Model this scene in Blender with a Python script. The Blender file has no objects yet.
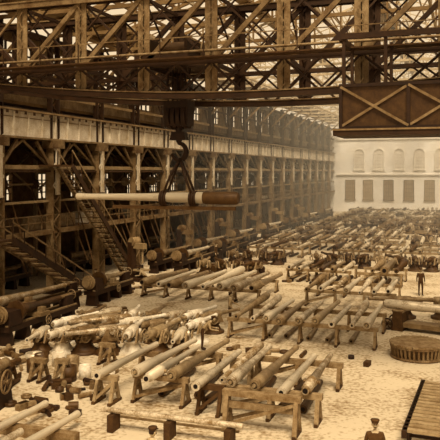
import bpy, math, random
from mathutils import Vector, Matrix
random.seed(7)
C=bpy.context.scene.collection
V=Vector
# ---------------------------------------------------------------- materials
def tone(t): return (t, t**1.30, t**1.86, 1)
def mat(name,t,a=.35,scale=3.0,rough=.7,metal=0.0,bump=0.0,rnd=.25,grain=.25,gs=9):
    m=bpy.data.materials.new(name); m.use_nodes=True
    nt=m.node_tree; n=nt.nodes; l=nt.links
    b=n["Principled BSDF"]; b.inputs["Roughness"].default_value=rough; b.inputs["Metallic"].default_value=metal
    b.inputs["Specular IOR Level"].default_value=.3
    tc=n.new("ShaderNodeTexCoord")
    no=n.new("ShaderNodeTexNoise"); no.inputs["Scale"].default_value=scale; no.inputs["Detail"].default_value=6; no.inputs["Roughness"].default_value=.7
    l.new(tc.outputs["Object"],no.inputs["Vector"])
    n2=n.new("ShaderNodeTexNoise"); n2.inputs["Scale"].default_value=scale*gs; n2.inputs["Detail"].default_value=3
    l.new(tc.outputs["Object"],n2.inputs["Vector"])
    mx=n.new("ShaderNodeMath"); mx.operation='MULTIPLY_ADD'; mx.inputs[1].default_value=grain
    l.new(n2.outputs["Fac"],mx.inputs[0]); l.new(no.outputs["Fac"],mx.inputs[2])
    oi=n.new("ShaderNodeObjectInfo")
    m2=n.new("ShaderNodeMath"); m2.operation='MULTIPLY_ADD'; m2.inputs[1].default_value=rnd
    l.new(oi.outputs["Random"],m2.inputs[0]); l.new(mx.outputs[0],m2.inputs[2])
    cr=n.new("ShaderNodeValToRGB")
    mid=.5+grain*.5+rnd*.5
    cr.color_ramp.elements[0].position=max(0,mid-.22); cr.color_ramp.elements[1].position=min(1,mid+.22)
    cr.color_ramp.elements[0].color=tone(max(.004,t*(1-a))); cr.color_ramp.elements[1].color=tone(min(.93,t*(1+a)))
    l.new(m2.outputs[0],cr.inputs[0]); l.new(cr.outputs[0],b.inputs["Base Color"])
    if bump:
        bp=n.new("ShaderNodeBump"); bp.inputs["Strength"].default_value=bump; bp.inputs["Distance"].default_value=.03
        l.new(mx.outputs[0],bp.inputs["Height"]); l.new(bp.outputs[0],b.inputs["Normal"])
    return m
STEEL=mat("gun_steel",.42,.5,2.0,.42,.25,rnd=.4,grain=.5)
STEELM=mat("machined_steel",.24,.55,3,.5,.2,rnd=.3)
STEELD=mat("dark_steel",.06,.5,3,.55,.1)
IRON=mat("cast_iron_black",.022,.5,3,.65)
BORE=mat("bore_black",.006,.3,3,.9)
WOOD=mat("trestle_timber",.25,.5,4,.85)
WOODD=mat("dark_timber",.06,.5,4,.85)
PAINT=mat("light_painted_iron",.60,.3,1.2,.7,grain=.4)
PAINTM=mat("mid_painted_iron",.22,.5,1.5,.7)
GIRD=mat("girder_iron",.032,.5,1.5,.65)
GIRDL=mat("girder_iron_worn",.19,.6,1.5,.65)
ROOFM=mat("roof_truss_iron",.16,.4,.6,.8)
ROOFF=mat("roof_truss_iron_hazed",.42,.3,.6,.8)  # paler copy of the truss iron, distance haze put into its colour
SLATE=mat("roof_boarding",.35,.3,.8,.9)
WALLB=mat("back_wall_plaster",.86,.08,.35,.9,grain=.1)
WALLD=mat("aisle_wall_brick",.12,.5,1.2,.9)
GLASS=mat("window_glass_grimy",.36,.3,2,.3)
SKIN=mat("skin",.45,.1,5,.6)
CLOTH=mat("jacket_cloth",.06,.4,8,.9)
CLOTHL=mat("shirt_cloth",.35,.2,8,.9)
TROU=mat("trouser_cloth",.05,.4,8,.9)
HAIR=mat("hair",.02,.3,20,.8)
FL=mat("floor_earth",.40,.45,.45,.92,rnd=0,grain=.9,bump=.4,gs=14)
# ---------------------------------------------------------------- mesh builder
class MB:
    def __init__(s): s.v=[];s.f=[];s.m=[];s.sm=[];s.mats=[]
    def mi(s,m):
        if m not in s.mats: s.mats.append(m)
        return s.mats.index(m)
    def add(s,vs,fs,m,smooth=False):
        o=len(s.v); s.v+= [tuple(p) for p in vs]; k=s.mi(m)
        for f in fs: s.f.append([o+i for i in f]); s.m.append(k); s.sm.append(smooth)
    def box(s,c,d,m,rz=0,taper=1.0):
        x,y,z=d[0]/2,d[1]/2,d[2]/2; vs=[]
        ca,sa=math.cos(rz),math.sin(rz)
        for sz in (-1,1):
            k=taper if sz>0 else 1
            for sx,sy in ((-1,-1),(1,-1),(1,1),(-1,1)):
                a,b=sx*x*k,sy*y*k
                vs.append((c[0]+a*ca-b*sa,c[1]+a*sa+b*ca,c[2]+sz*z))
        s.add(vs,[(3,2,1,0),(4,5,6,7),(0,1,5,4),(1,2,6,5),(2,3,7,6),(3,0,4,7)],m)
    def beam(s,p,q,w,h,m):
        p=V(p);q=V(q);d=(q-p)
        if d.length<1e-5:return
        d.normalize(); up=V((0,0,1))
        if abs(d.z)>.98: up=V((0,1,0))
        a=d.cross(up).normalized(); b=a.cross(d).normalized()
        vs=[]
        for e in (p,q):
            for i,j in ((-1,-1),(1,-1),(1,1),(-1,1)):
                vs.append(e+a*(i*w/2)+b*(j*h/2))
        s.add(vs,[(3,2,1,0),(4,5,6,7),(0,1,5,4),(1,2,6,5),(2,3,7,6),(3,0,4,7)],m)
    def rev(s,p,ax,prof,m,n=16,capm=None,smooth=True):
        p=V(p);ax=V(ax).normalized(); up=V((0,0,1))
        if abs(ax.z)>.95: up=V((1,0,0))
        a=ax.cross(up).normalized(); b=a.cross(ax).normalized()
        vs=[];
        for t,r in prof:
            for i in range(n):
                th=2*math.pi*i/n
                vs.append(p+ax*t+a*(math.cos(th)*r)+b*(math.sin(th)*r))
        fs=[]
        for k in range(len(prof)-1):
            for i in range(n):
                j=(i+1)%n
                fs.append((k*n+i,k*n+j,(k+1)*n+j,(k+1)*n+i))
        s.add(vs,fs,m,smooth)
        cm=capm or m
        s.add(vs[:n],[tuple(range(n))[::-1]],cm); s.add(vs[-n:],[tuple(range(n))],cm)
    def cyl(s,p,q,r,m,n=12,r2=None):
        p=V(p);q=V(q); s.rev(p,q-p,[(0,r),((q-p).length,r if r2 is None else r2)],m,n)
    def ring(s,c,ax,R,r,m,n=20,k=6):
        c=V(c);ax=V(ax).normalized();up=V((0,0,1))
        if abs(ax.z)>.95: up=V((1,0,0))
        a=ax.cross(up).normalized(); b=a.cross(ax).normalized(); vs=[];fs=[]
        for i in range(n):
            th=2*math.pi*i/n; u=a*math.cos(th)+b*math.sin(th)
            for j in range(k):
                ph=2*math.pi*j/k
                vs.append(c+u*(R+r*math.cos(ph))+ax*(r*math.sin(ph)))
        for i in range(n):
            for j in range(k):
                i2=(i+1)%n;j2=(j+1)%k
                fs.append((i*k+j,i2*k+j,i2*k+j2,i*k+j2))
        s.add(vs,fs,m,True)
    def wheel(s,c,ax,R,m,spokes=6,w=.06):
        s.ring(c,ax,R,w,m,20,6)
        c=V(c);ax=V(ax).normalized();up=V((0,0,1))
        if abs(ax.z)>.95: up=V((1,0,0))
        a=ax.cross(up).normalized(); b=a.cross(ax).normalized()
        for i in range(spokes):
            th=math.pi*2*i/spokes
            s.beam(c,c+(a*math.cos(th)+b*math.sin(th))*R,w*.8,w*.8,m)
        s.cyl(c-ax*w*2,c+ax*w*2,R*.2,m,10)
    def tube(s,pts,rad,m,n=8):
        vs=[];fs=[]; N=len(pts); pts=[V(p) for p in pts]
        for k in range(N):
            d=(pts[min(k+1,N-1)]-pts[max(k-1,0)]).normalized(); up=V((1,.13,.2)) if abs(d.x)<.9 else V((0,0,1))
            a=d.cross(up).normalized(); b=a.cross(d)
            for i in range(n):
                th=2*math.pi*i/n; vs.append(pts[k]+(a*math.cos(th)+b*math.sin(th))*rad[k])
        for k in range(N-1):
            for i in range(n):
                j=(i+1)%n; fs.append((k*n+i,k*n+j,(k+1)*n+j,(k+1)*n+i))
        fs.append(tuple(range(n))[::-1]); fs.append(tuple((N-1)*n+i for i in range(n)))
        s.add(vs,fs,m,True)
    def ball(s,c,r,m,nu=14,nv=10,fn=None):
        vs=[];fs=[]; c=V(c)
        if not hasattr(r,'__len__'): r=(r,r,r)
        for j in range(nv+1):
            ph=math.pi*j/nv
            for i in range(nu):
                th=2*math.pi*i/nu
                p=V((math.sin(ph)*math.cos(th)*r[0],math.sin(ph)*math.sin(th)*r[1],math.cos(ph)*r[2]))
                if fn: p=fn(p)
                vs.append(c+p)
        for j in range(nv):
            for i in range(nu):
                i2=(i+1)%nu; fs.append((j*nu+i,(j+1)*nu+i,(j+1)*nu+i2,j*nu+i2))
        s.add(vs,fs,m,True)
    def mesh(s,name):
        me=bpy.data.meshes.new(name); me.from_pydata(s.v,[],s.f)
        for m in s.mats: me.materials.append(m)
        me.polygons.foreach_set("material_index",s.m); me.polygons.foreach_set("use_smooth",s.sm)
        me.update(); return me
    def obj(s,name,loc=(0,0,0),rz=0,parent=None):
        return put(name,s.mesh(name),loc,rz,parent)
def put(name,me,loc=(0,0,0),rz=0,parent=None,rx=0,sc=1):
    o=bpy.data.objects.new(name,me); C.objects.link(o); o.location=loc; o.rotation_euler=(rx,0,rz); o.scale=(sc,sc,sc)
    if parent: o.parent=parent
    return o
def R(a,b): return random.uniform(a,b)

XL,XR,YB,YF,EAVE,RIDGE,XM=-26.0,10.0,142.0,-6.0,17.0,23.0,-8.0
XO=-37.0
# ---------------------------------------------------------------- room
b=MB(); b.box(((XO+14)/2,(YF+YB)/2,-.15),(14-XO+1,YB-YF+1,.3),FL); b.obj("floor")
b=MB()
b.box(((XO+14)/2,YB+.25,7.5),(14-XO+1,.5,15),WALLB)
n=24
for i in range(n+1):   # glazed gable
    x=XL+(XR-XL)*i/n; zt=EAVE+.6+(RIDGE-EAVE)*(1-abs(x-XM)/18.0)
    b.box((x,YB+.2,(15+zt)/2),(.1,.1,zt-15),PAINT)
for z in (16.6,18.2,19.8,21.4):
    hw=18*(1-max(0,(z-EAVE-.6))/(RIDGE-EAVE)); b.box((XM,YB+.2,z),(2*hw,.1,.12),PAINT)
b.obj("wall_back")
wi=0
def window_back(x,z0,z1,w,arch,glass,fr):
    global wi; wi+=1
    b=MB(); y=YB-.06
    b.box((x,y,(z0+z1)/2),(w,.08,z1-z0),glass)
    for sx in (-1,1): b.box((x+sx*w/2,y-.05,(z0+z1)/2),(.16,.2,z1-z0+.1),fr)
    b.box((x,y-.05,z0),(w+.4,.3,.2),fr)
    n=5
    for i in range(1,4): b.box((x-w/2+w*i/4,y-.05,(z0+z1)/2),(.08,.1,z1-z0),fr)
    for i in range(1,n+1): b.box((x,y-.05,z0+(z1-z0)*i/n),(w,.1,.08),fr)
    if arch:
        vs=[(x,y,z1)]; k=12
        for i in range(k+1):
            th=math.pi*i/k; vs.append((x+math.cos(th)*w/2,y,z1+math.sin(th)*w/2))
        b.add(vs,[(0,i+1,i+2) for i in range(k)],glass)
        for i in range(k):
            b.beam(V(vs[i+1])-V((0,.05,0)),V(vs[i+2])-V((0,.05,0)),.2,.16,fr)
    b.obj("window_%d"%wi)
GL2=mat("window_glass_upper",.74,.1,2,.5)
FRM=mat("window_frame",.78,.1,2,.6)
for x in (-22.75,-19.2,-15.2,-11.3,-7.4,-3.5,.4,4.3):
    window_back(x,2.4,6.4,1.8,False,GLASS,GIRDL)
for x in (-21,-17.1,-13.2,-9.3,-5.4,-1.5,2.4):
    window_back(x,8.4,11.6,2.0,True,GL2,FRM)
b=MB()
b.box((-8,YB-.15,7.5),(35,.3,.25),FRM); b.box((-8,YB-.12,14.6),(35,.25,.3),FRM)
b.obj("trim_1")
def wall_with_bays(b,x,y0,y1,zs,th,bay,wfrac,m,bar):
    for z0,z1,op in zs:
        if not op: b.box((x,(y0+y1)/2,(z0+z1)/2),(th,y1-y0,z1-z0),m)
        else:
            n=int((y1-y0)/bay); pw=bay*(1-wfrac)
            for i in range(n+1):
                b.box((x,y0+i*bay,(z0+z1)/2),(th,pw,z1-z0),m)
                if i<n:
                    for k in range(1,4): b.box((x,y0+i*bay+pw/2+(bay-pw)*k/4,(z0+z1)/2),(.12,.12,z1-z0),bar)
                    for k in range(1,4): b.box((x,y0+i*bay+bay/2,z0+(z1-z0)*k/4),(.12,bay-pw,.1),bar)
b=MB()
wall_with_bays(b,XO,4,YB,[(0,5.6,0),(5.6,7.8,1),(7.8,12,0)],.4,6,.45,WALLD,GIRD)
b.obj("wall_left")
b=MB(); wall_with_bays(b,XL-.9,4,YB,[(12.4,13.4,0),(13.4,16.1,1),(16.1,17.1,0)],.25,6,.6,GIRDL,GIRD)
b.box(((XO+XL)/2-.4,(4+YB)/2,12.3),(XL-XO,YB-4,.2),WALLD); b.obj("ceiling_aisle")
b=MB(); wall_with_bays(b,14,YF,YB,[(0,2,0),(2,6,1),(6,9,0),(9,12,1),(12,17,0)],.4,6,.6,WALLD,GIRD)
b.obj("wall_right")
# ---------------------------------------------------------------- roof
b=MB()
def roofpt(x): 
    return EAVE+.6+(RIDGE-EAVE)*(1-abs(x-XM)/18.0)
def strip(x0,x1,m,th=.12):
    vs=[(x0,YF,roofpt(x0)+.4),(x1,YF,roofpt(x1)+.4),(x1,YB,roofpt(x1)+.4),(x0,YB,roofpt(x0)+.4)]
    vs+=[(p[0],p[1],p[2]+th) for p in vs]
    b.add(vs,[(3,2,1,0),(4,5,6,7),(0,1,5,4),(1,2,6,5),(2,3,7,6),(3,0,4,7)],m)
for s in (-1,1):
    for a0,a1 in ((16.2,18.8),(8.2,8.9),(0,.9)):
        strip(XM+s*a0,XM+s*a1,SLATE)
    for a in range(0,19,2):
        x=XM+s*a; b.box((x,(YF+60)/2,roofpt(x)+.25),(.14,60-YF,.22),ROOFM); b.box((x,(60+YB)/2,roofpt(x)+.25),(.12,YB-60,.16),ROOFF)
    y=YF
    while y<YB:
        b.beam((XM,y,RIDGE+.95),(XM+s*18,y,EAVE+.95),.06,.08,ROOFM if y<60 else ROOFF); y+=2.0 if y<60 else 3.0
b.obj("ceiling_skylight_roof")
b=MB()
y=10
def rtruss(y):
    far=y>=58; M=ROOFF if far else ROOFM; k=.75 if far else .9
    n=12; xs=[XL+(XR-XL)*i/n for i in range(n+1)]
    b.beam((XL,y,EAVE),(XR,y,EAVE),.2*k,.24*k,M)
    for s in (-1,1): b.beam((XM,y,roofpt(XM)),(XM+s*18,y,roofpt(XL)),.22*k,.25*k,M)
    for i in range(n+1):
        b.beam((xs[i],y,EAVE),(xs[i],y,roofpt(xs[i])),.12*k,.12*k,M)
    for i in range(n//2):
        b.beam((xs[i],y,roofpt(xs[i])),(xs[i+1],y,EAVE),.1*k,.1*k,M)
        b.beam((xs[n-i],y,roofpt(xs[n-i])),(xs[n-i-1],y,EAVE),.1*k,.1*k,M)
while y<YB-1:
    rtruss(y)
    for s,x in ((1,XL),(-1,XR)): b.beam((x,y,14.2),(x+s*3,y,EAVE),.15,.18,ROOFM)
    y+=6
for x in (-20,-14,-8,-2,4):
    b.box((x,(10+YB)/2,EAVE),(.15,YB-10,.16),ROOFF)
b.obj("roof_truss")
# ---------------------------------------------------------------- colonnades and runways
def colonnade(name,x,s,light):
    b=MB(); y=10
    while y<YB-1:
        for dy in (-.42,.42):
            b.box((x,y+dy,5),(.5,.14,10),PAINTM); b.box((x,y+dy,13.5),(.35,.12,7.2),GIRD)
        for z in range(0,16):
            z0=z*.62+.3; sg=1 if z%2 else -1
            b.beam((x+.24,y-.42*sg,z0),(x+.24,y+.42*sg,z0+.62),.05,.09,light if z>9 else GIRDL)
        b.box((x,y,.15),(.9,1.3,.3),GIRD); b.box((x,y,9.8),(.8,1.5,.5),GIRDL)
        for z in range(0,8):
            sg=1 if z%2 else -1
            b.beam((x,y-.4*sg,12+z*.62),(x,y+.4*sg,12.6+z*.62),.06,.09,GIRD)
        for sg in (-1,1): b.beam((x,y+sg*.5,8.4),(x,y+sg*2.0,9.95),.16,.2,GIRDL)
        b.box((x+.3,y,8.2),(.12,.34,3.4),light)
        y+=6
    b.obj(name)
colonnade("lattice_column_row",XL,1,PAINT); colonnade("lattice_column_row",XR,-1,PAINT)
def runway(x,s):
    b=MB(); y0,y1=4,YB-.3; L=y1-y0; yc=(y0+y1)/2
    b.box((x,yc,10.95),(.12,L,1.6),PAINT)
    b.box((x,yc,10.12),(.6,L,.12),GIRDL); b.box((x,yc,11.78),(.7,L,.12),PAINTM)
    b.box((x,yc,11.9),(.1,L,.12),IRON)
    b.box((x+s*.1,yc,11.35),(.05,L,.05),PAINTM)
    y=y0
    while y<y1:
        b.box((x+s*.12,y,10.95),(.16,.08,1.5),PAINT); y+=1.5
    y=y0
    while y<100:
        b.box((x+s*.36,y,11.62),(.05,.2,.2),GIRD); y+=.9
    b.obj("crane_runway_girder")
runway(XL,1); runway(XR,-1)
b=MB(); y=10
for z,h,m in ((13.0,.2,GIRDL),(14.6,.18,GIRD),(16.6,.35,GIRD),(8.3,.26,PAINTM),(6.1,.14,PAINTM)):
    b.box((XL-.1,(4+YB)/2,z),(.18,YB-4,h),m)
while y<YB-7:
    b.beam((XL-.1,y,12.2),(XL-.1,y+3,16.5),.1,.16,GIRD); b.beam((XL-.1,y+3,16.5),(XL-.1,y+6,12.2),.1,.16,GIRD)
    b.beam((XL-.3,y,8.3),(XL-.3,y+3,10),.1,.14,GIRDL); b.beam((XL-.3,y+3,10),(XL-.3,y+6,8.3),.1,.14,GIRDL)
    b.beam((XL,y,9.9),(XO,y,9.9),.2,.3,GIRD); b.beam((XL,y,4.0),(XO,y,4.0),.2,.3,GIRD)
    b.beam((XL,y,8.2),(XL-3,y,9.8),.12,.16,GIRD); b.box((-31.5,y,5),(.25,.25,10),GIRDL)
    b.beam((-31.5,y,6.4),(-31.5,y+6,9.8),.1,.14,GIRDL); b.beam((-31.5,y+6,6.4),(-31.5,y,9.8),.1,.14,GIRDL)
    y+=6
b.obj("side_bay_bracing")
b=MB()
L=YB-10; yc=(10+YB)/2
b.box((-28.7,yc,4.15),(5.6,L,.12),WOODD); b.box((-25.9,yc,4.1),(.15,L,.32),PAINTM)
for z in (4.75,5.2): b.box((-25.9,yc,z),(.05,L,.05),PAINTM)
y=10
while y<YB: b.box((-25.9,y,4.7),(.06,.06,1.0),GIRDL); y+=1.5
b.box((-28.7,yc,8.05),(5.6,L,.12),WOODD)
y=36
while y<130:
    w=R(1.2,3.2); m=random.choice((WOOD,STEELD,STEELM,PAINTM,PAINT))
    if random.random()<.5: b.box((-27.6,y+w/2,4.21+.4),(1.2,w,.8),m)
    else:
        for k in range(3): b.cyl((-27.0-k*.5,y,4.45),(-27.0-k*.5,y+w,4.45),.22,m,10)
    y+=w+R(.6,3)
b.obj("gallery_deck")
b=MB(); b.cyl((-27.2,12,7.2),(-27.2,YB-2,7.2),.06,STEELM,8)
y=14
while y<YB-4:
    r=R(.3,.6); b.cyl((-27.2,y,7.2),(-27.2,y+.3,7.2),r,PAINTM if random.random()<.5 else GIRD,16)
    b.beam((-27.2,y+.1,7.95),(-27.2,y+.1,7.2),.12,.12,GIRD)
    if y>16:
        b.beam((-27.2-r,y+.15,7.2),(-25.3,y+.15,1.8),.14,.02,WOODD); b.beam((-27.2+r,y+.15,7.2),(-24.9,y+.15,1.8),.14,.02,WOODD)
    y+=R(2.5,4)
b.obj("line_shaft")
def stair(name,x,y0,z0,y1,z1,w):
    b=MB(); dz=z0-z1; n=int(dz/.2)
    for sx in (-1,1):
        b.beam((x+sx*w/2,y0,z0),(x+sx*w/2,y1,z1+.1),.09,.36,GIRD if sx>0 else GIRDL)
        b.beam((x+sx*w/2,y0,z0+1),(x+sx*w/2,y1,z1+1.05),.06,.09,PAINTM)
        for i in range(9):
            t=i/8; b.box((x+sx*w/2,y0+(y1-y0)*t,z0+(z1-z0)*t+.5),(.05,.05,1),GIRD)
    for i in range(1,n):
        t=i/n; b.box((x,y0+(y1-y0)*t,z0+(z1-z0)*t),(w,.26,.05),WOOD if i%2 else WOODD)
    b.box((x-.8,y0-.7,z0),(w+1.6,1.6,.12),WOODD)
    b.obj(name)
stair("gallery_staircase",-24.6,32.8,4.2,41.4,0,1.3)
stair("gallery_staircase",-25.0,39.8,8.4,49,0.0,1.1)
# ---------------------------------------------------------------- overhead crane
CR=bpy.data.objects.new("overhead_travelling_crane",None); C.objects.link(CR)
b=MB()
def girder(y,mch,near):
    x0,x1=XL,XR; n=11; ztop=15.9; zs=12.75
    xs=[x0+2.58+3.22*i for i in range(n)]
    def zb(x):
        t=(x-XM)/18; return 11.25+1.5*t*t
    for yy in (y-.2,y+.2):
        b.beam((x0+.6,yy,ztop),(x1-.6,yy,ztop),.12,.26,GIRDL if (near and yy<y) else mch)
        b.beam((x0,yy,zs),(x1,yy,zs),.12,.16,mch)
    b.beam((x0+.6,y,ztop+.16),(x1-.6,y,ztop+.16),.62,.06,GIRDL)
    for i in range(24):
        xa=x0+36*i/24; xb=x0+36*(i+1)/24
        b.beam((xa,y,zb(xa)),(xb,y,zb(xb)),.5,.22,mch)
        b.beam((xa,y,zb(xa)+.16),(xb,y,zb(xb)+.16),.58,.05,GIRDL)
    for i,x in enumerate(xs):
        # open laced post: two angles with lacing
        for dx in (-.13,.13):
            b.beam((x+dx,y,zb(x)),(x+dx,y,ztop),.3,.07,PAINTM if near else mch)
        z=zb(x)+.1; sg=1
        while z<ztop-.45:
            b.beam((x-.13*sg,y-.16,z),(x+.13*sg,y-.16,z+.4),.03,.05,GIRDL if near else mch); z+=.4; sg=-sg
        if i<n-1:
            x2=xs[i+1]; xm=(x+x2)/2
            if i>0:
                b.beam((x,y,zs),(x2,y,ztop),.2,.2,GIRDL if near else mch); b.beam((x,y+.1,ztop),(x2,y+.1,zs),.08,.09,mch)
                b.beam((xm,y+.05,zs),(x2,y+.05,(zs+ztop)/2),.06,.07,mch); b.beam((x,y+.05,(zs+ztop)/2),(xm,y+.05,ztop),.06,.07,mch)
            else: b.beam((x,y,ztop),(x2,y,zs),.24,.2,mch); b.beam((x,y,zs),(x2,y,ztop),.1,.1,GIRDL)
            b.beam((x,y,zs),(xm,y,zb(xm)),.1,.1,mch); b.beam((xm,y,zb(xm)),(x2,y,zs),.1,.1,mch)
            b.beam((x,y,zb(x)),(xm,y,zs),.08,.08,mch); b.beam((xm,y,zs),(x2,y,zb(x2)),.08,.08,mch)
    b.beam((x0,y,12.6),(x0+.6,y,ztop),.3,.3,mch); b.beam((x1,y,12.6),(x1-.6,y,ztop),.3,.3,mch)
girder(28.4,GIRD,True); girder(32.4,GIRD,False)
for i in range(11):
    x=XL+2.58+3.22*i
    b.beam((x,28.4,12.75),(x,32.4,12.75),.15,.18,GIRD); 
    b.beam((x,28.4,15.8),(x,32.4,15.8),.12,.15,GIRD)
    b.beam((x,28.4,15.8),(x,32.4,12.8),.07,.08,GIRD)
b.box((XM,27.7,12.85),(35,.7,.06),WOODD)
b.beam((XL+1,27.35,13.7),(XR-1,27.35,13.7),.04,.04,GIRDL)
for i in range(18): b.box((XL+1.5+i*2,27.35,13.3),(.04,.04,.85),GIRD)
for x in (XL,XR):
    b.box((x,30.4,12.55),(.7,7.6,.9),GIRD)
    for y in (27.4,29,31.8,33.4): b.cyl((x-.12,y,12.28),(x+.12,y,12.28),.32,STEELD,16)
b.cyl((XL,28.0,13.2),(XR,28.0,13.2),.06,STEELM,8)
b.obj("bridge_girders",parent=CR)
b=MB(); hx,hy=-12.9,30.4
b.box((hx,hy,13.05),(2.6,4.2,.3),GIRD)
for sx in (-1,1):
    b.box((hx+sx*.9,hy,13.6),(.12,2.8,.9),GIRD)
b.cyl((hx-.9,hy,13.7),(hx+.9,hy,13.7),.42,STEELD,20); b.wheel((hx+1.05,hy+.7,13.7),(1,0,0),.55,GIRDL,6,.05)
b.obj("trolley",parent=CR)
b=MB()
for dx in (-.45,-.2,.2,.45):
    for dy in (-.25,.25): b.cyl((hx+dx,hy+dy,13.1),(hx+dx,hy+dy,11.2),.035,IRON,6)
b.box((hx,hy,11.05),(1.25,.8,.55),IRON)
b.box((hx,hy,10.5),(1.15,.8,.7),IRON,taper=1.05)
for dx in (-.4,-.13,.13,.4): b.cyl((hx+dx-.09,hy,10.6),(hx+dx+.09,hy,10.6),.58,IRON,20)
b.cyl((hx,hy,10.2),(hx,hy,9.6),.17,IRON,12)
b.box((hx,hy,9.7),(.8,.45,.4),IRON,taper=.8)
pts=[];rad=[]
for i in range(15):
    th=math.radians(90-i*18.5); pts.append((hx+.36*math.cos(th),hy,8.95+.4*math.sin(th))); rad.append(.14*(1-.55*abs(i-6)/9))
b.tube([(hx,hy,9.75),(hx,hy,9.45)]+pts,[.15,.15]+rad,IRON,8)
b.obj("hook_block",parent=CR)
b=MB()
for dx in (-.75,.75):
    for dy in (-.22,.22):
        b.tube([(hx+.05,hy,8.65),(hx+dx*.5,hy+dy,7.8),(hx+dx,hy+dy,6.9)],[.06,.06,.06],IRON,6)
    for k in (-.12,0,.12): b.ring((hx+dx+k,hy,6.75),(1,0,0),.33,.06,IRON,16)
b.obj("lifting_sling",parent=CR)
b=MB(); cx0,cx1,cy0,cy1,cz0,cz1=-4.45,.35,25.6,27.6,9.55,11.15
b.box(((cx0+cx1)/2,(cy0+cy1)/2,cz0-.1),(cx1-cx0+.5,cy1-cy0+.5,.26),GIRD)
b.box(((cx0+cx1)/2,cy0-.27,cz0-.02),(cx1-cx0+.5,.04,.06),PAINTM)
b.box(((cx0+cx1)/2,cy1,(cz0+cz1)/2),(cx1-cx0,.06,cz1-cz0),GIRD)
b.box(((cx0+cx1)/2,cy0+.05,(cz0+cz1)/2),(cx1-cx0,.05,cz1-cz0-.1),STEELD)
b.box((cx0,(cy0+cy1)/2,(cz0+cz1)/2),(.05,cy1-cy0,cz1-cz0),STEELD)
for z in (cz0+.05,cz1): 
    b.box(((cx0+cx1)/2,cy0,z),(cx1-cx0+.1,.14,.12),IRON); b.box((cx0,(cy0+cy1)/2,z),(.14,cy1-cy0,.12),IRON); b.box((cx1,(cy0+cy1)/2,z),(.14,cy1-cy0,.12),IRON)
for i in range(3):
    x=cx0+(cx1-cx0)*i/2; b.box((x,cy0-.02,(cz0+cz1)/2),(.12,.12,cz1-cz0),IRON)
    if i<2:
        x2=cx0+(cx1-cx0)*(i+1)/2
        b.beam((x,cy0-.03,cz0+.1),(x2,cy0-.03,cz1-.05),.06,.09,PAINTM); b.beam((x,cy0-.06,cz1-.05),(x2,cy0-.06,cz0+.1),.06,.09,PAINTM)
for x in (cx0+.1,cx0+1.6,cx1-.1):
    for y in (cy0+.1,cy1): b.beam((x,y,cz1),(x,y,13),.12,.12,GIRD)
b.beam((cx0,27.7,12.9),(cx0,25.6,12.9),.15,.2,GIRD); b.beam((cx1,27.7,12.9),(cx1,25.6,12.9),.15,.2,GIRD);b.beam((cx0,25.65,12.95),(cx1,25.65,12.95),.15,.2,GIRD)
b.box((cx0+1,27,10.2),(.6,.5,1.1),IRON); b.cyl((cx0+2,27,9.7),(cx0+2,27,10.6),.05,STEELM,8)
b.obj("operator_cab",parent=CR)
# ---------------------------------------------------------------- guns
def gun_mesh(b,p,d,L,r,m,style=0,n=18,breech=True):
    k=L
    if style==0: prof=[(0,r*.86),(.03*k,r),(.26*k,r),(.262*k,r*.9),(.42*k,r*.86),(.425*k,r*.74),(.9*k,r*.52),(.95*k,r*.54),(.985*k,r*.62),(1*k,r*.58)]
    elif style==1: prof=[(0,r*.7),(.05*k,r*.72),(.052*k,r),(.2*k,r),(.202*k,r*1.12),(.25*k,r*1.12),(.252*k,r*.92),(.5*k,r*.8),(.502*k,r*.68),(.98*k,r*.55),(1*k,r*.55)]
    else: prof=[(0,r),(.35*k,r),(.352*k,r*.9),(.7*k,r*.86),(.702*k,r*.78),(1*k,r*.74)]
    b.rev(p,d,prof,m,n)
    p=V(p);d=V(d).normalized()
    b.rev(p+d*(k+.0),d,[(0,r*.28),(.012,r*.28)],BORE,12)
    b.rev(p-d*.012,d,[(0,r*.5),(.012,r*.5)],BORE,12)
    if breech and style==0:
        b.rev(p-d*.1,d,[(0,r*.3),(.1,r*.38)],STEELM,12)
        b.ring(p-d*.06,d,r*.62,r*.08,STEELM,14,5)
def mk(L,r,m,st,br=True):
    b=MB(); gun_mesh(b,(0,0,0),(0,1,0),L,r,m,st,20,br)
    if st==1:
        b.cyl((-r*1.6,L*.225,0),(r*1.6,L*.225,0),r*.36,STEELM,12)
    return b.mesh("gun_barrel")
specs=[(5.3,.19,STEEL,0),(5.0,.17,STEEL,1),(4.8,.15,STEEL,2),(5.6,.2,STEELM,0),(7.5,.26,STEEL,0),(7.0,.24,STEELM,1),(6.4,.17,STEEL,2)]
MS=[];info={}
for L,r,m,st in specs:
    me=mk(L,r,m,st,st==0); MS.append(me); info[me]=(L,r*(1.12 if st==1 else 1),r*(.74 if st==2 else .56))
GA,GB,GC,GD,GE,GF,GG=MS
def lay(me,x,y,zt,flip=False,rz=0):
    L,r0,r1=info[me]
    tilt=-(r0-r1)/(L*.85)*.9
    if flip: return put("gun_barrel",me,(x,y+L,zt+r0+.01),math.pi+rz,None,tilt)
    return put("gun_barrel",me,(x,y,zt+r0+.01),rz,None,tilt)
def trestle_mb(b,w,h,m,c=(0,0,0),heavy=1):
    x0,y0,z0=c
    b.box((x0,y0,h-.09+z0),(w,.2*heavy,.18),m)
    n=max(2,int(w/1.5)+1)
    for i in range(n):
        x=x0-w/2+.14+(w-.28)*i/(n-1)
        for sy in (-1,1):
            b.beam((x,y0+sy*.06,h-.15),(x,y0+sy*.32,.05),.11*heavy,.11*heavy,m)
        b.box((x,y0,.05),(.12,.85,.1),WOODD)
        b.box((x,y0,.42),(.08,.5,.09),m)
    for sy in (-1,1):
        b.beam((x0-w/2+.2,y0+sy*.3,.2),(x0-w/2+.2+(w-.4)/(n-1),y0+sy*.11,h-.25),.04,.1,m)
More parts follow.
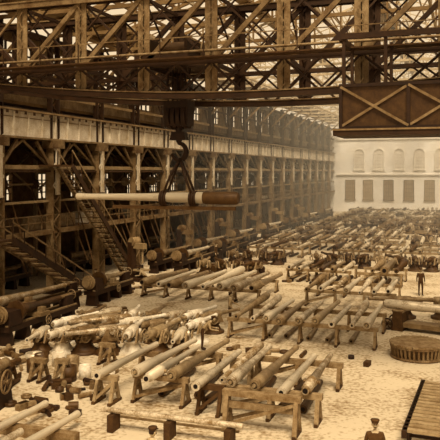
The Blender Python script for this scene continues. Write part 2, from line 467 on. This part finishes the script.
def trestle(x,y,w,h=.95,m=WOOD,rz=0,heavy=1):
    b=MB(); trestle_mb(b,w,h,m,heavy=heavy); return b.obj("wooden_trestle",(x,y,0),rz)
H=.95
fr=[(GC,-11.9,20.9,0),(GA,-10.8,21.6,0),(GB,-10.1,21.0,0),(GD,-9.45,21.6,0),(GC,-8.3,20.9,0),(GA,-7.35,21.6,0),(GD,-6.5,21.5,0),(GC,-5.55,21.2,0),(GB,-4.85,21.5,0),(GC,-7.85,22.0,1)]
for me,x,y,f in fr: lay(me,x,y,H,f,R(-.03,.03))
trestle(-11.9,21.6,.9);trestle(-11.9,25.0,.9)
trestle(-10.1,22.2,2.1);trestle(-10.1,25.6,2.1)
trestle(-8.1,21.8,1.0,H,WOODD);trestle(-8.1,25.1,1.0)
trestle(-6.1,22.0,3.4,heavy=1.2);trestle(-6.1,25.8,3.4,heavy=1.2)
b=MB()
trestle_mb(b,2.5,1.2,WOOD,heavy=1.2); b.box((0,0,.75),(2.3,.08,.22),WOOD); b.obj("timber_work_stand",(-6.05,20.75,0))
b=MB(); gun_mesh(b,(0,0,0),(0,1,0),3.2,.15,STEELD,2); GT=b.mesh("gun_tube")
b=MB(); gun_mesh(b,(0,0,0),(0,1,0),2.6,.12,STEELM,2); GT2=b.mesh("gun_tube")
for x,y,rz in ((-9.0,22.9,.1),(-8.5,22.5,-.05),(-6.9,22.6,.04),(-5.9,22.6,-.03),(-5.2,22.7,.02),(-10.3,22.7,.02)): put("gun_tube",GT,(x,y,.155),rz)
for x,y,rz in ((-9.1,32.6,.1),(-8.3,32.7,0),(-7.2,32.6,.05),(-6.3,32.6,-.05),(-5.2,32.7,0)): put("gun_tube",GT2,(x,y,.125),rz)
b=MB(); b.cyl((-2.2,0,.62),(2.3,.05,.62),.085,STEEL,14); b.box((0,.3,.35),(4.2,.08,.06),WOOD)
for x in (-1.9,0,1.9): b.box((x,.02,.26),(.2,.5,.52),WOODD)
b.obj("long_steel_tube",(-8.5,19.3,0))
for x,y,me in ((-13.1,14.4,GA),(-11.6,13.9,GA),(-12.35,12.5,GC)): lay(me,x,y,.3)
b=MB(); b.box((0,0,.15),(3,.3,.3),WOOD); b.box((0,3.0,.15),(3,.3,.3),WOOD); b.obj("timber_bearer",(-12.4,15,0))
# ---------------- middle ranks
xs=[-10.6,-9.8,-9.0,-8.25,-7.45,-6.7,-5.9,-5.1,-4.35]
for i,x in enumerate(xs): lay(random.choice([GA,GD,GC,GA]),x,31.4+R(-.3,.5),H,random.random()<.2,R(-.03,.03))
trestle(-7.5,32.2,7.2); trestle(-7.5,35.6,7.2)
for i in range(8): lay(random.choice([GE,GF,GE,GG]),-19.4+i*1.02,39.6+R(-.5,.7),.8,random.random()<.25,R(-.03,.03))
trestle(-16,41,8,.8); trestle(-16,45.2,8,.8)
for i in range(7): lay(random.choice([GA,GB,GC,GD]),-9.1+i*.78,40.6+R(-.3,.5),H,random.random()<.3)
trestle(-6.7,41.5,5.4); trestle(-6.7,44.9,5.4)
# ---------------- gun mounts
def mount_mb(b,o=(0,0,0),rz=0,k=1.0,m=STEEL,el=.03):
    ox,oy,oz=o; c,s=math.cos(rz),math.sin(rz)
    def P(x,y,z): return V((ox+(x*c-y*s)*k,oy+(x*s+y*c)*k,oz+z*k))
    def D(x,y,z): return V((x*c-y*s,x*s+y*c,z))
    b.rev(P(0,0,0),(0,0,1),[(0,.75*k),(.14*k,.75*k),(.15*k,.62*k),(.3*k,.5*k),(.55*k,.38*k),(.6*k,.48*k),(.68*k,.48*k)],random.choice((m,STEELD)),20)
    for sx in (-1,1):
        vs=[]
        for t in (-.05,.05):
            for y,z in ((-.6,.66),(.6,.66),(.25,1.25),(-.25,1.25)): vs.append(P(sx*.36+t,y,z))
        b.add(vs,[(3,2,1,0),(4,5,6,7),(0,1,5,4),(1,2,6,5),(2,3,7,6),(3,0,4,7)],PAINTM)
        b.wheel(P(sx*.6,-.35,.95),D(1,0,0),.28*k,STEELM,5,.03)
        b.rev(P(sx*.42,0,1.15),D(sx,0,0),[(0,.17*k),(.1*k,.15*k)],m,12)
    gun_mesh(b,P(0,-1.1,1.13),D(0,math.cos(el),math.sin(el)),3.4*k,.2*k,m,0,16)
    b.rev(P(0,-.45,1.13),D(0,1,0),[(0,.25*k),(.05,.28*k),(.95*k,.28*k),(1*k,.25*k)],m,16)
    b.rev(P(0,-.5,.82),D(0,1,0),[(0,.11*k),(1.2*k,.11*k)],STEELM,10)
MT=[]
for m in (STEEL,PAINT,STEELM):
    b=MB(); mount_mb(b,m=m); MT.append(b.mesh("naval_gun_mount"))
for i in range(7):
    for j in range(3):
        put("naval_gun_mount",MT[(i+j)%3],(-18.0+i*1.0+R(-.1,.1),26.6+j*2.2+i*.3,0),R(-.7,.3)+ (math.pi if (i+j)%3==0 else 0),None,0,R(.75,.92))
def hoop(b,c,r,h,m,up=True):
    ax=(0,0,1) if up else (0,1,0)
    b.rev(c,ax,[(0,r*.72),(0,r),(h,r),(h,r*.72),(0.02,r*.72)],m,20)
b=MB(); 
for i in range(12):
    y=R(-1.3,1.3); x=-2.6+i*.45
    hoop(b,(x*1.1,y,0),R(.22,.36),R(.3,.6),random.choice([STEEL,STEELM,PAINT,STEELD]))
b.obj("stack_of_gun_hoops",(-15.6,24.6,0))
def parts(name,x,y,wx,wy,n):
    b=MB()
    for i in range(n):
        px,py=R(-wx,wx),R(-wy,wy); m=random.choice((STEELD,IRON,WOODD,STEELM,WOOD)); k=random.random()
        if k<.4:
            r=R(.05,.13); a=R(0,3.14); L=R(.3,.9); b.cyl((px,py,r),(px+math.cos(a)*L,py+math.sin(a)*L,r),r,m,10)
        elif k<.7:
            r=R(.12,.25); hoop(b,(px,py,0),r,R(.06,.2),m)
        else: b.box((px,py,.1),(R(.2,.5),R(.1,.3),.2),m,R(0,3))
    b.obj(name,(x,y,0))
parts("scattered_machine_parts",-14.6,21.6,2.2,1.6,40)
parts("scattered_machine_parts",-12.9,20.0,.8,.6,9)
parts("scattered_machine_parts",-18.5,24.5,1.6,1.6,26)
parts("scattered_machine_parts",-22.0,44.0,1.2,3,26)
parts("scattered_machine_parts",-19.6,34.5,1.2,2.5,22)
parts("scattered_machine_parts",-7,29.7,3.5,.5,9)
parts("scattered_machine_parts",-14,49.2,5,.8,26)
# ---------------- lathe
def lathe_mb(b,L=8,work=True,wm=STEEL,wr=.24):
    b.box((0,L/2,.78),(.8,L,.26),IRON)
    for sx in (-.28,.28): b.box((sx,L/2,.94),(.14,L,.07),STEELM)
    n=int(L/1.8)+1
    for i in range(n+1):
        y=.3+(L-.6)*i/n; b.box((0,y,.33),(.75,.35,.66),IRON,taper=.8)
    b.box((0,.55,1.25),(.85,1.0,.65),IRON,taper=.85)
    for i,r in enumerate((.42,.34,.26)): b.cyl((0,-.05-i*.14,1.45),(0,-.18-i*.14,1.45),r,GIRDL,18)
    b.cyl((0,1.06,1.42),(0,1.2,1.42),.5,STEELD,24)
    for k in range(4):
        a=k*math.pi/2+.4; b.box((math.cos(a)*.36,1.26,1.42+math.sin(a)*.36),(.12,.12,.12),IRON)
    b.box((0,L-.5,1.2),(.5,.7,.5),IRON,taper=.8); b.cyl((0,L-1.1,1.42),(0,L-.1,1.42),.09,STEELM,12)
    b.wheel((0,L,1.42),(0,1,0),.25,STEELM,5,.025)
    b.box((0,L*.45,1.05),(1.15,.8,.18),GIRDL); b.box((.35,L*.45,1.25),(.3,.35,.25),STEELM); b.wheel((.75,L*.45,.8),(1,0,0),.22,STEELM,5,.025)
    if work: gun_mesh(b,(0,1.25,1.42),(0,1,0),L-2.4,wr,wm,0,18,False)
for i,(x,y,L,rz,wm) in enumerate(((-22.6,27.5,9,-.05,STEEL),(-23.5,50,8,0,STEELM),(-21.6,50.5,8,0,STEEL),(-23.6,60,8,0,STEEL),(-21.6,60,8,0,STEELM),(-23.6,70,8,0,STEEL),(-23.4,81,9,0,STEEL),(-23.4,92,9,0,STEELM),(-23.4,104,9,0,STEEL),(-23.4,116,9,0,STEEL),(-29.5,34,8,0,STEELM),(-29.5,46,8,0,STEELM),(-29.5,60,8,0,STEELM),(-29.5,74,8,0,STEELM),(-21.3,36.6,5,0,STEELM))):
    b=MB(); lathe_mb(b,L,True,wm); b.obj("gun_boring_lathe",(x,y,0),rz)
def drill_mb(b):
    b.box((0,0,.12),(1.3,1.7,.24),IRON); b.box((-.1,.45,1.5),(.5,.55,2.6),IRON,taper=.8)
    b.box((0,-.1,2.55),(.4,1.5,.4),GIRDL); b.cyl((0,-.6,2.5),(0,-.6,1.3),.08,STEELM,10); b.cyl((0,-.6,2.3),(0,-.6,2.6),.2,IRON,14)
    b.box((0,-.5,.8),(.9,.9,.12),STEELM); b.box((0,-.3,.45),(.3,.4,.6),IRON)
    b.cyl((-.3,.3,2.85),(.4,.3,2.85),.32,GIRDL,18); b.wheel((.35,-.4,2.3),(1,0,0),.28,STEELM,6,.025)
DR=MB(); drill_mb(DR); DR=DR.mesh("drilling_machine")
for x,y,rz in ((-23.2,46.7,1.2),(-24.4,58.8,1.5),(-24.4,68.9,1.4),(-24.3,79.6,1.5),(-24.3,91,1.5),(-20.6,24.6,.3),(-24,102.3,1.5)):
    put("drilling_machine",DR,(x,y,0),rz)
b=MB()
b.box((0,0,.35),(1.6,1.1,.7),IRON,taper=.9); b.rev((-.1,-.62,.95),(0,1,0),[(0,.4),(.1,.46),(1.2,.46),(1.3,.34)],PAINTM,22); b.rev((-.1,-.64,.95),(0,1,0),[(0,.2),(.02,.2)],BORE,14)
b.wheel((.9,-.2,.9),(1,0,0),.38,GIRDL,6,.04); b.cyl((-.1,.6,.95),(-.1,1.9,.95),.2,STEELM,14); b.box((-.1,1.7,.4),(.5,.4,.8),IRON)
b.obj("bench_winch",(-15.7,19.9,0),.2)
for x,y,w in ((-15.6,23.0,.7),(-14.7,23.2,.6),(-16.6,22.3,.8),(-14.3,26.0,.7)): trestle(x,y,w,.85,WOOD if x>-16 else WOODD)
b=MB(); gun_mesh(b,(0,0,0),(0,1,0),4.2,.22,STEELD,1); TT=b.mesh("gun_tube"); put("gun_tube",TT,(-17.9,20.2,.25),-.1); put("gun_tube",TT,(-18.8,19.6,.25),-.02)
MB2=MB(); lathe_mb(MB2,6,True,STEELD); MB2.obj("gun_boring_lathe",(-20.2,26.8,0),0)
# ---------------- right side things
b=MB()
b.rev((0,0,0),(0,0,1),[(0,1.05),(.12,1.05),(.12,.9),(.5,.9),(.5,1.16),(.6,1.16),(.6,.0)],GIRDL,32,smooth=False)
for i in range(36):
    a=2*math.pi*i/36; b.beam((math.cos(a)*1.04,math.sin(a)*1.04,.06),(math.cos(a)*1.1,math.sin(a)*1.1,.5),.08,.05,PAINTM)
for i in range(-7,8):
    w=math.sqrt(max(.05,1.17**2-(i*.155)**2)); b.box((0,i*.155,.63),(2*w,.14,.06),WOOD)
b.ring((0,0,.06),(0,0,1),1.1,.06,GIRDL,32)
b.obj("round_turntable",(-2.15,31.4,0),.3)
b=MB(); gun_mesh(b,(-3.2,0,1.22),(1,0,0),8,.24,STEEL,0,20)
for x in (-2.4,.6):
    b.box((x,0,.48),(.6,1.2,.96),WOODD,taper=.8); b.box((x,0,.95),(.5,.9,.12),WOOD)
b.box((-1,0,.3),(4.4,.9,.22),GIRDL)
for x in (-2.9,.9):
    for sy in (-.55,.55): b.wheel((x,sy,.3),(0,1,0),.27,IRON,6,.04)
b.obj("gun_transport_carriage",(-1.0,36.2,0),-.22)
b=MB()
for i in range(16): b.box((0,-2.4+i*.32,.66),(2.7,.2,.08),PAINTM if i%2 else WOOD)
for x in (-1.3,1.3): b.box((x,0,.60),(.14,5.3,.2),IRON)
for y in (-1.8,1.8):
    b.cyl((-1.35,y,.3),(1.35,y,.3),.05,IRON,8)
    for x in (-1.25,1.25): b.wheel((x,y,.3),(1,0,0),.25,IRON,6,.05)
b.obj("slatted_flat_truck",(-.35,22.9,0),-.04)
for x,y in ((-3.4,39.6),(-1.4,40.1)): put("naval_gun_mount",MT[2],(x,y,0),1.9,None,0,.85)
# ---------------- far ranks
def rack_mesh(n,Ls,r,h=.9):
    b=MB(); sp=.8; w=n*sp
    trestle_mb(b,w,h,WOOD,(0,.9,0)); trestle_mb(b,w,h,WOOD,(0,3.7,0))
    for i in range(n):
        x=-w/2+sp/2+i*sp; L=Ls+R(-.8,.6); rr=r*R(.75,1.15); st=random.choice((0,0,1,2)); mm=random.choice((STEEL,STEEL,STEEL,STEELM,STEELD))
        b.cyl((x+R(-.1,.1),.6,.13),(x,R(3,4.4),.13),.13,random.choice((STEELD,IRON,STEELM)),8)
        if random.random()<.08: continue
        if random.random()<.65: gun_mesh(b,(x,R(-.3,.3),h+rr),(R(-.03,.03),1,0),L,rr,mm,st,10,False)
        else: gun_mesh(b,(x,L+R(-.3,.3),h+rr),(0,-1,0),L,rr,mm,st,10,False)
    return b.mesh("gun_barrel_rack")
RK=[rack_mesh(6,5,.2),rack_mesh(5,5.6,.24),rack_mesh(7,4.6,.18),rack_mesh(4,6,.26)]
RKW=[4.8,4.0,5.6,3.2]
def mgroup():
    b=MB()
    for i in range(4):
        mount_mb(b,(-2+i*1.3,R(-.4,.4),0),R(-.6,.6)+random.choice((0,math.pi)),.85,random.choice((STEEL,STEELM,PAINT,STEELD)))
    for i in range(8): b.box((R(-2.6,2.6),R(1.2,2.6),.25),(R(.3,.9),R(.3,.7),.5),random.choice((WOODD,IRON,STEELD)),R(0,3))
    return b.mesh("naval_gun_mount_group")
MG=[mgroup(),mgroup()]
y=49.5
while y<136:
    x=-20.2 if y<66 else -20.8
    aisle=-12+R(-3,3)
    while x<6:
        k=random.random()
        if abs(x-aisle)<1.2: x+=2.0; continue
        if y<56 and x>-5.5: break
        if k<.68:
            j=random.randrange(4); w=RKW[j]
            put("gun_barrel_rack",RK[j],(x+w/2,y+R(-.5,.5),0),R(-.04,.04)); x+=w+R(.2,.8)
        else:
            put("naval_gun_mount_group",random.choice(MG),(x+2.6,y+2,0),R(-.1,.1)); x+=5.4
    y+=7.0
b=MB(); gun_mesh(b,(0,0,0),(-1,0,0),8.3,.27,STEEL,0,20,False)
b.rev((.05,0,0),(-1,0,0),[(0,.24),(.1,.3),(1.6,.3),(1.7,.27)],STEELD,20); b.box((-3.2,0,-.48),(6.2,.2,.16),WOODD)
b.obj("gun_barrel",(-10.0,30.4,6.8),.02)
# ---------------------------------------------------------------- people
def person_mesh(kind,jm):
    J={'pel':(0,0,.95,.135),'sp':(0,0,1.13,.125),'ch':(0,0,1.33,.155),'nb':(0,.0,1.46,.075),'nk':(0,-.015,1.54,.05),
       'sl':(-.18,0,1.41,.07),'el':(-.24,.03,1.13,.048),'wl':(-.25,-.04,.88,.033),
       'sr':(.18,0,1.41,.07),'er':(.24,.03,1.13,.048),'wr':(.25,-.04,.88,.033),
       'hl':(-.095,0,.88,.09),'kl':(-.11,-.01,.5,.065),'al':(-.11,.02,.1,.045),'tl':(-.125,-.17,.045,.038),
       'hr':(.095,0,.88,.09),'kr':(.11,-.01,.5,.065),'ar':(.11,.02,.1,.045),'tr':(.125,-.17,.045,.038)}
    hd=[0,-.03,1.66]
    if kind=='bend':
        J['sp']=(0,-.10,1.08,.125);J['ch']=(0,-.26,1.21,.15);J['nb']=(0,-.36,1.29,.07);J['nk']=(0,-.42,1.34,.05);hd=[0,-.5,1.42]
        J['sl']=(-.18,-.3,1.25,.07);J['sr']=(.18,-.3,1.25,.07);J['el']=(-.24,-.36,1.0,.048);J['er']=(.24,-.36,1.0,.048)
        J['wl']=(-.18,-.58,.95,.033);J['wr']=(.18,-.58,.98,.033); J['pel']=(0,.03,.93,.135)
    if kind=='walk':
        J['kl']=(-.1,-.2,.52,.065);J['al']=(-.1,-.26,.1,.045);J['tl']=(-.11,-.45,.05,.038)
        J['kr']=(.1,.06,.5,.065);J['ar']=(.1,.32,.14,.045);J['tr']=(.1,.18,.045,.038)
        J['el']=(-.24,.14,1.14,.048);J['wl']=(-.25,.1,.9,.033);J['er']=(.24,-.06,1.13,.048);J['wr']=(.22,-.26,.96,.033)
    if kind=='reach':
        J['er']=(.26,-.2,1.2,.048);J['wr']=(.2,-.42,1.1,.033);J['el']=(-.27,.08,1.15,.048);J['wl']=(-.2,-.12,.98,.033)
    names=list(J); E=[('pel','sp'),('sp','ch'),('ch','nb'),('nb','nk'),('ch','sl'),('sl','el'),('el','wl'),('ch','sr'),('sr','er'),('er','wr'),
       ('pel','hl'),('hl','kl'),('kl','al'),('al','tl'),('pel','hr'),('hr','kr'),('kr','ar'),('ar','tr')]
    me=bpy.data.meshes.new("tmp"); me.from_pydata([J[n][:3] for n in names],[(names.index(a),names.index(c)) for a,c in E],[])
    o=bpy.data.objects.new("tmp",me); C.objects.link(o)
    o.modifiers.new("s",'SKIN'); sv=me.skin_vertices[0].data
    for i,n in enumerate(names):
        r=J[n][3]; sv[i].radius=(r*(1.15 if n in('pel','sp','ch') else 1),r*(.8 if n in('pel','sp','ch') else 1)); sv[i].use_root=(n=='pel')
    ss=o.modifiers.new("u",'SUBSURF'); ss.levels=2; ss.render_levels=2
    bpy.context.view_layer.update(); dg=bpy.context.evaluated_depsgraph_get()
    ev=o.evaluated_get(dg); em=ev.to_mesh()
    b=MB(); vs=[v.co.copy() for v in em.vertices]
    groups={}
    for p in em.polygons:
        c=sum((vs[i] for i in p.vertices),V())/len(p.vertices)
        seg=min(E,key=lambda e:_sd(c,V(J[e[0]][:3]),V(J[e[1]][:3])))
        if seg in(('al','tl'),('ar','tr')): m=IRON
        elif seg[1] in('kl','al','kr','ar','hl','hr'): m=TROU
        elif seg==('nb','nk'): m=SKIN
        else: m=jm
        groups.setdefault(m.name,[m,[]])[1].append(tuple(p.vertices))
    off=len(b.v); b.v+=[tuple(v) for v in vs]
    for m,fs in groups.values():
        k=b.mi(m)
        for f in fs: b.f.append([off+i for i in f]); b.m.append(k); b.sm.append(True)
    ev.to_mesh_clear(); bpy.data.objects.remove(o)
    for w,e,s in (('wl','el',-1),('wr','er',1)):
        W=V(J[w][:3]); d=(W-V(J[e][:3])).normalized(); side=V((0,-1,0)) if abs(d.y)<.8 else V((-s,0,0))
        side=(side-d*side.dot(d)).normalized(); nrm=d.cross(side)*(-s)
        b.tube([W-d*.02,W+d*.03,W+d*.07,W+d*.095],[.028,.036,.04,.03],SKIN,8)
        for i,l in enumerate((.075,.085,.078,.06)):
            st=W+d*.085+side*(.03-.02*i); q=[st,st+d*l*.45+nrm*-.004,st+d*l*.8-nrm*.02*-s*s,st+d*l*.95-nrm*.035]
            b.tube(q,[.0105,.01,.009,.007],SKIN,6)
        st=W+d*.03+side*.03; b.tube([st,st+side*.025+d*.025,st+side*.035+d*.055],[.013,.011,.008],SKIN,6)
    h=V(hd)
    def hf(p):
        if p.z<-.02: k=1+ (p.z+.02)*3.2; p=V((p.x*k,p.y*(k*.5+.5),p.z))
        return p
    b.ball(h,(.078,.098,.122),SKIN,16,12,hf)
    b.tube([h+V((0,-.09,.02)),h+V((0,-.115,-.02)),h+V((0,-.098,-.03))],[.008,.015,.01],SKIN,6)
    for s in (-1,1):
        b.ball(h+V((s*.03,-.087,.012)),(.013,.008,.008),HAIR,8,6); b.box(h+V((s*.03,-.092,.034)),(.034,.01,.008),HAIR)
        b.ball(h+V((s*.08,.0,-.005)),(.012,.022,.032),SKIN,8,6)
    b.box(h+V((0,-.086,-.058)),(.045,.012,.009),HAIR); b.box(h+V((0,-.092,-.045)),(.06,.014,.014),HAIR)
    b.ball(h+V((0,.015,.025)),(.083,.095,.108),HAIR,14,8)
    b.rev(h+V((0,0,.055)),(0,.05,1),[(0,.092),(.03,.1),(.055,.118),(.075,.105),(.085,.04)],CLOTH,18)
    b.ball(h+V((0,-.1,.062)),(.07,.05,.01),CLOTH,12,6)
    me=b.mesh("workman_"+kind); return me
def _sd(p,a,c):
    ab=c-a; t=max(0,min(1,(p-a).dot(ab)/ab.length_squared)); return (p-(a+ab*t)).length
PM={'stand':person_mesh('stand',CLOTH),'bend':person_mesh('bend',CLOTHL),'walk':person_mesh('walk',CLOTH),'reach':person_mesh('reach',CLOTHL)}
for k,x,y,rz in (('stand',-3.0,47.0,.3),('stand',-22.6,39.6,.8),('stand',-2.25,17.9,.2),('reach',-7.3,15.5,2.6),('bend',-11.3,29.3,1.9),
   ('reach',-11.7,34.3,2.0),('bend',-20.7,43.0,-1.4),('stand',-21.0,57.8,1.5)):
    put("workman",PM[k],(x,y,0),rz)
# ---------------------------------------------------------------- dusty air in the far part of the hall
hz=bpy.data.materials.new("dusty_air"); hz.use_nodes=True; nt=hz.node_tree; nt.nodes.clear()
o_=nt.nodes.new("ShaderNodeOutputMaterial"); vsn=nt.nodes.new("ShaderNodeVolumeScatter"); vsn.inputs["Color"].default_value=(1,.95,.84,1); vsn.inputs["Density"].default_value=.0068; vsn.inputs["Anisotropy"].default_value=.2
nt.links.new(vsn.outputs[0],o_.inputs["Volume"])
b=MB(); b.box((-8,97.8,12.1),(35.4,88,24),hz); b.obj("dusty_air")
# ---------------------------------------------------------------- light
w=bpy.data.worlds.new("sky"); bpy.context.scene.world=w; w.use_nodes=True
bg=w.node_tree.nodes["Background"]; bg.inputs[0].default_value=(1,.755,.46,1); bg.inputs[1].default_value=.95
def sun(name,st,ang,dirv,col=(1,.80,.52)):
    l=bpy.data.lights.new(name,'SUN'); l.energy=st; l.angle=math.radians(ang); l.color=col
    o=bpy.data.objects.new(name,l); C.objects.link(o); o.rotation_euler=V(dirv).to_track_quat('-Z','Y').to_euler()
sun("sun",7.2,25,(-.28,.6,-1))
# ---------------------------------------------------------------- camera
cd=bpy.data.cameras.new("camera"); cam=bpy.data.objects.new("camera",cd); C.objects.link(cam)
cam.location=(0,0,8); cam.rotation_euler=(math.radians(90),0,math.radians(19.65)); cd.sensor_width=36; cd.lens=36*700/440
cd.shift_y=-48/440; cd.clip_end=400
bpy.context.scene.camera=cam
bpy.context.scene.view_settings.view_transform='Standard'
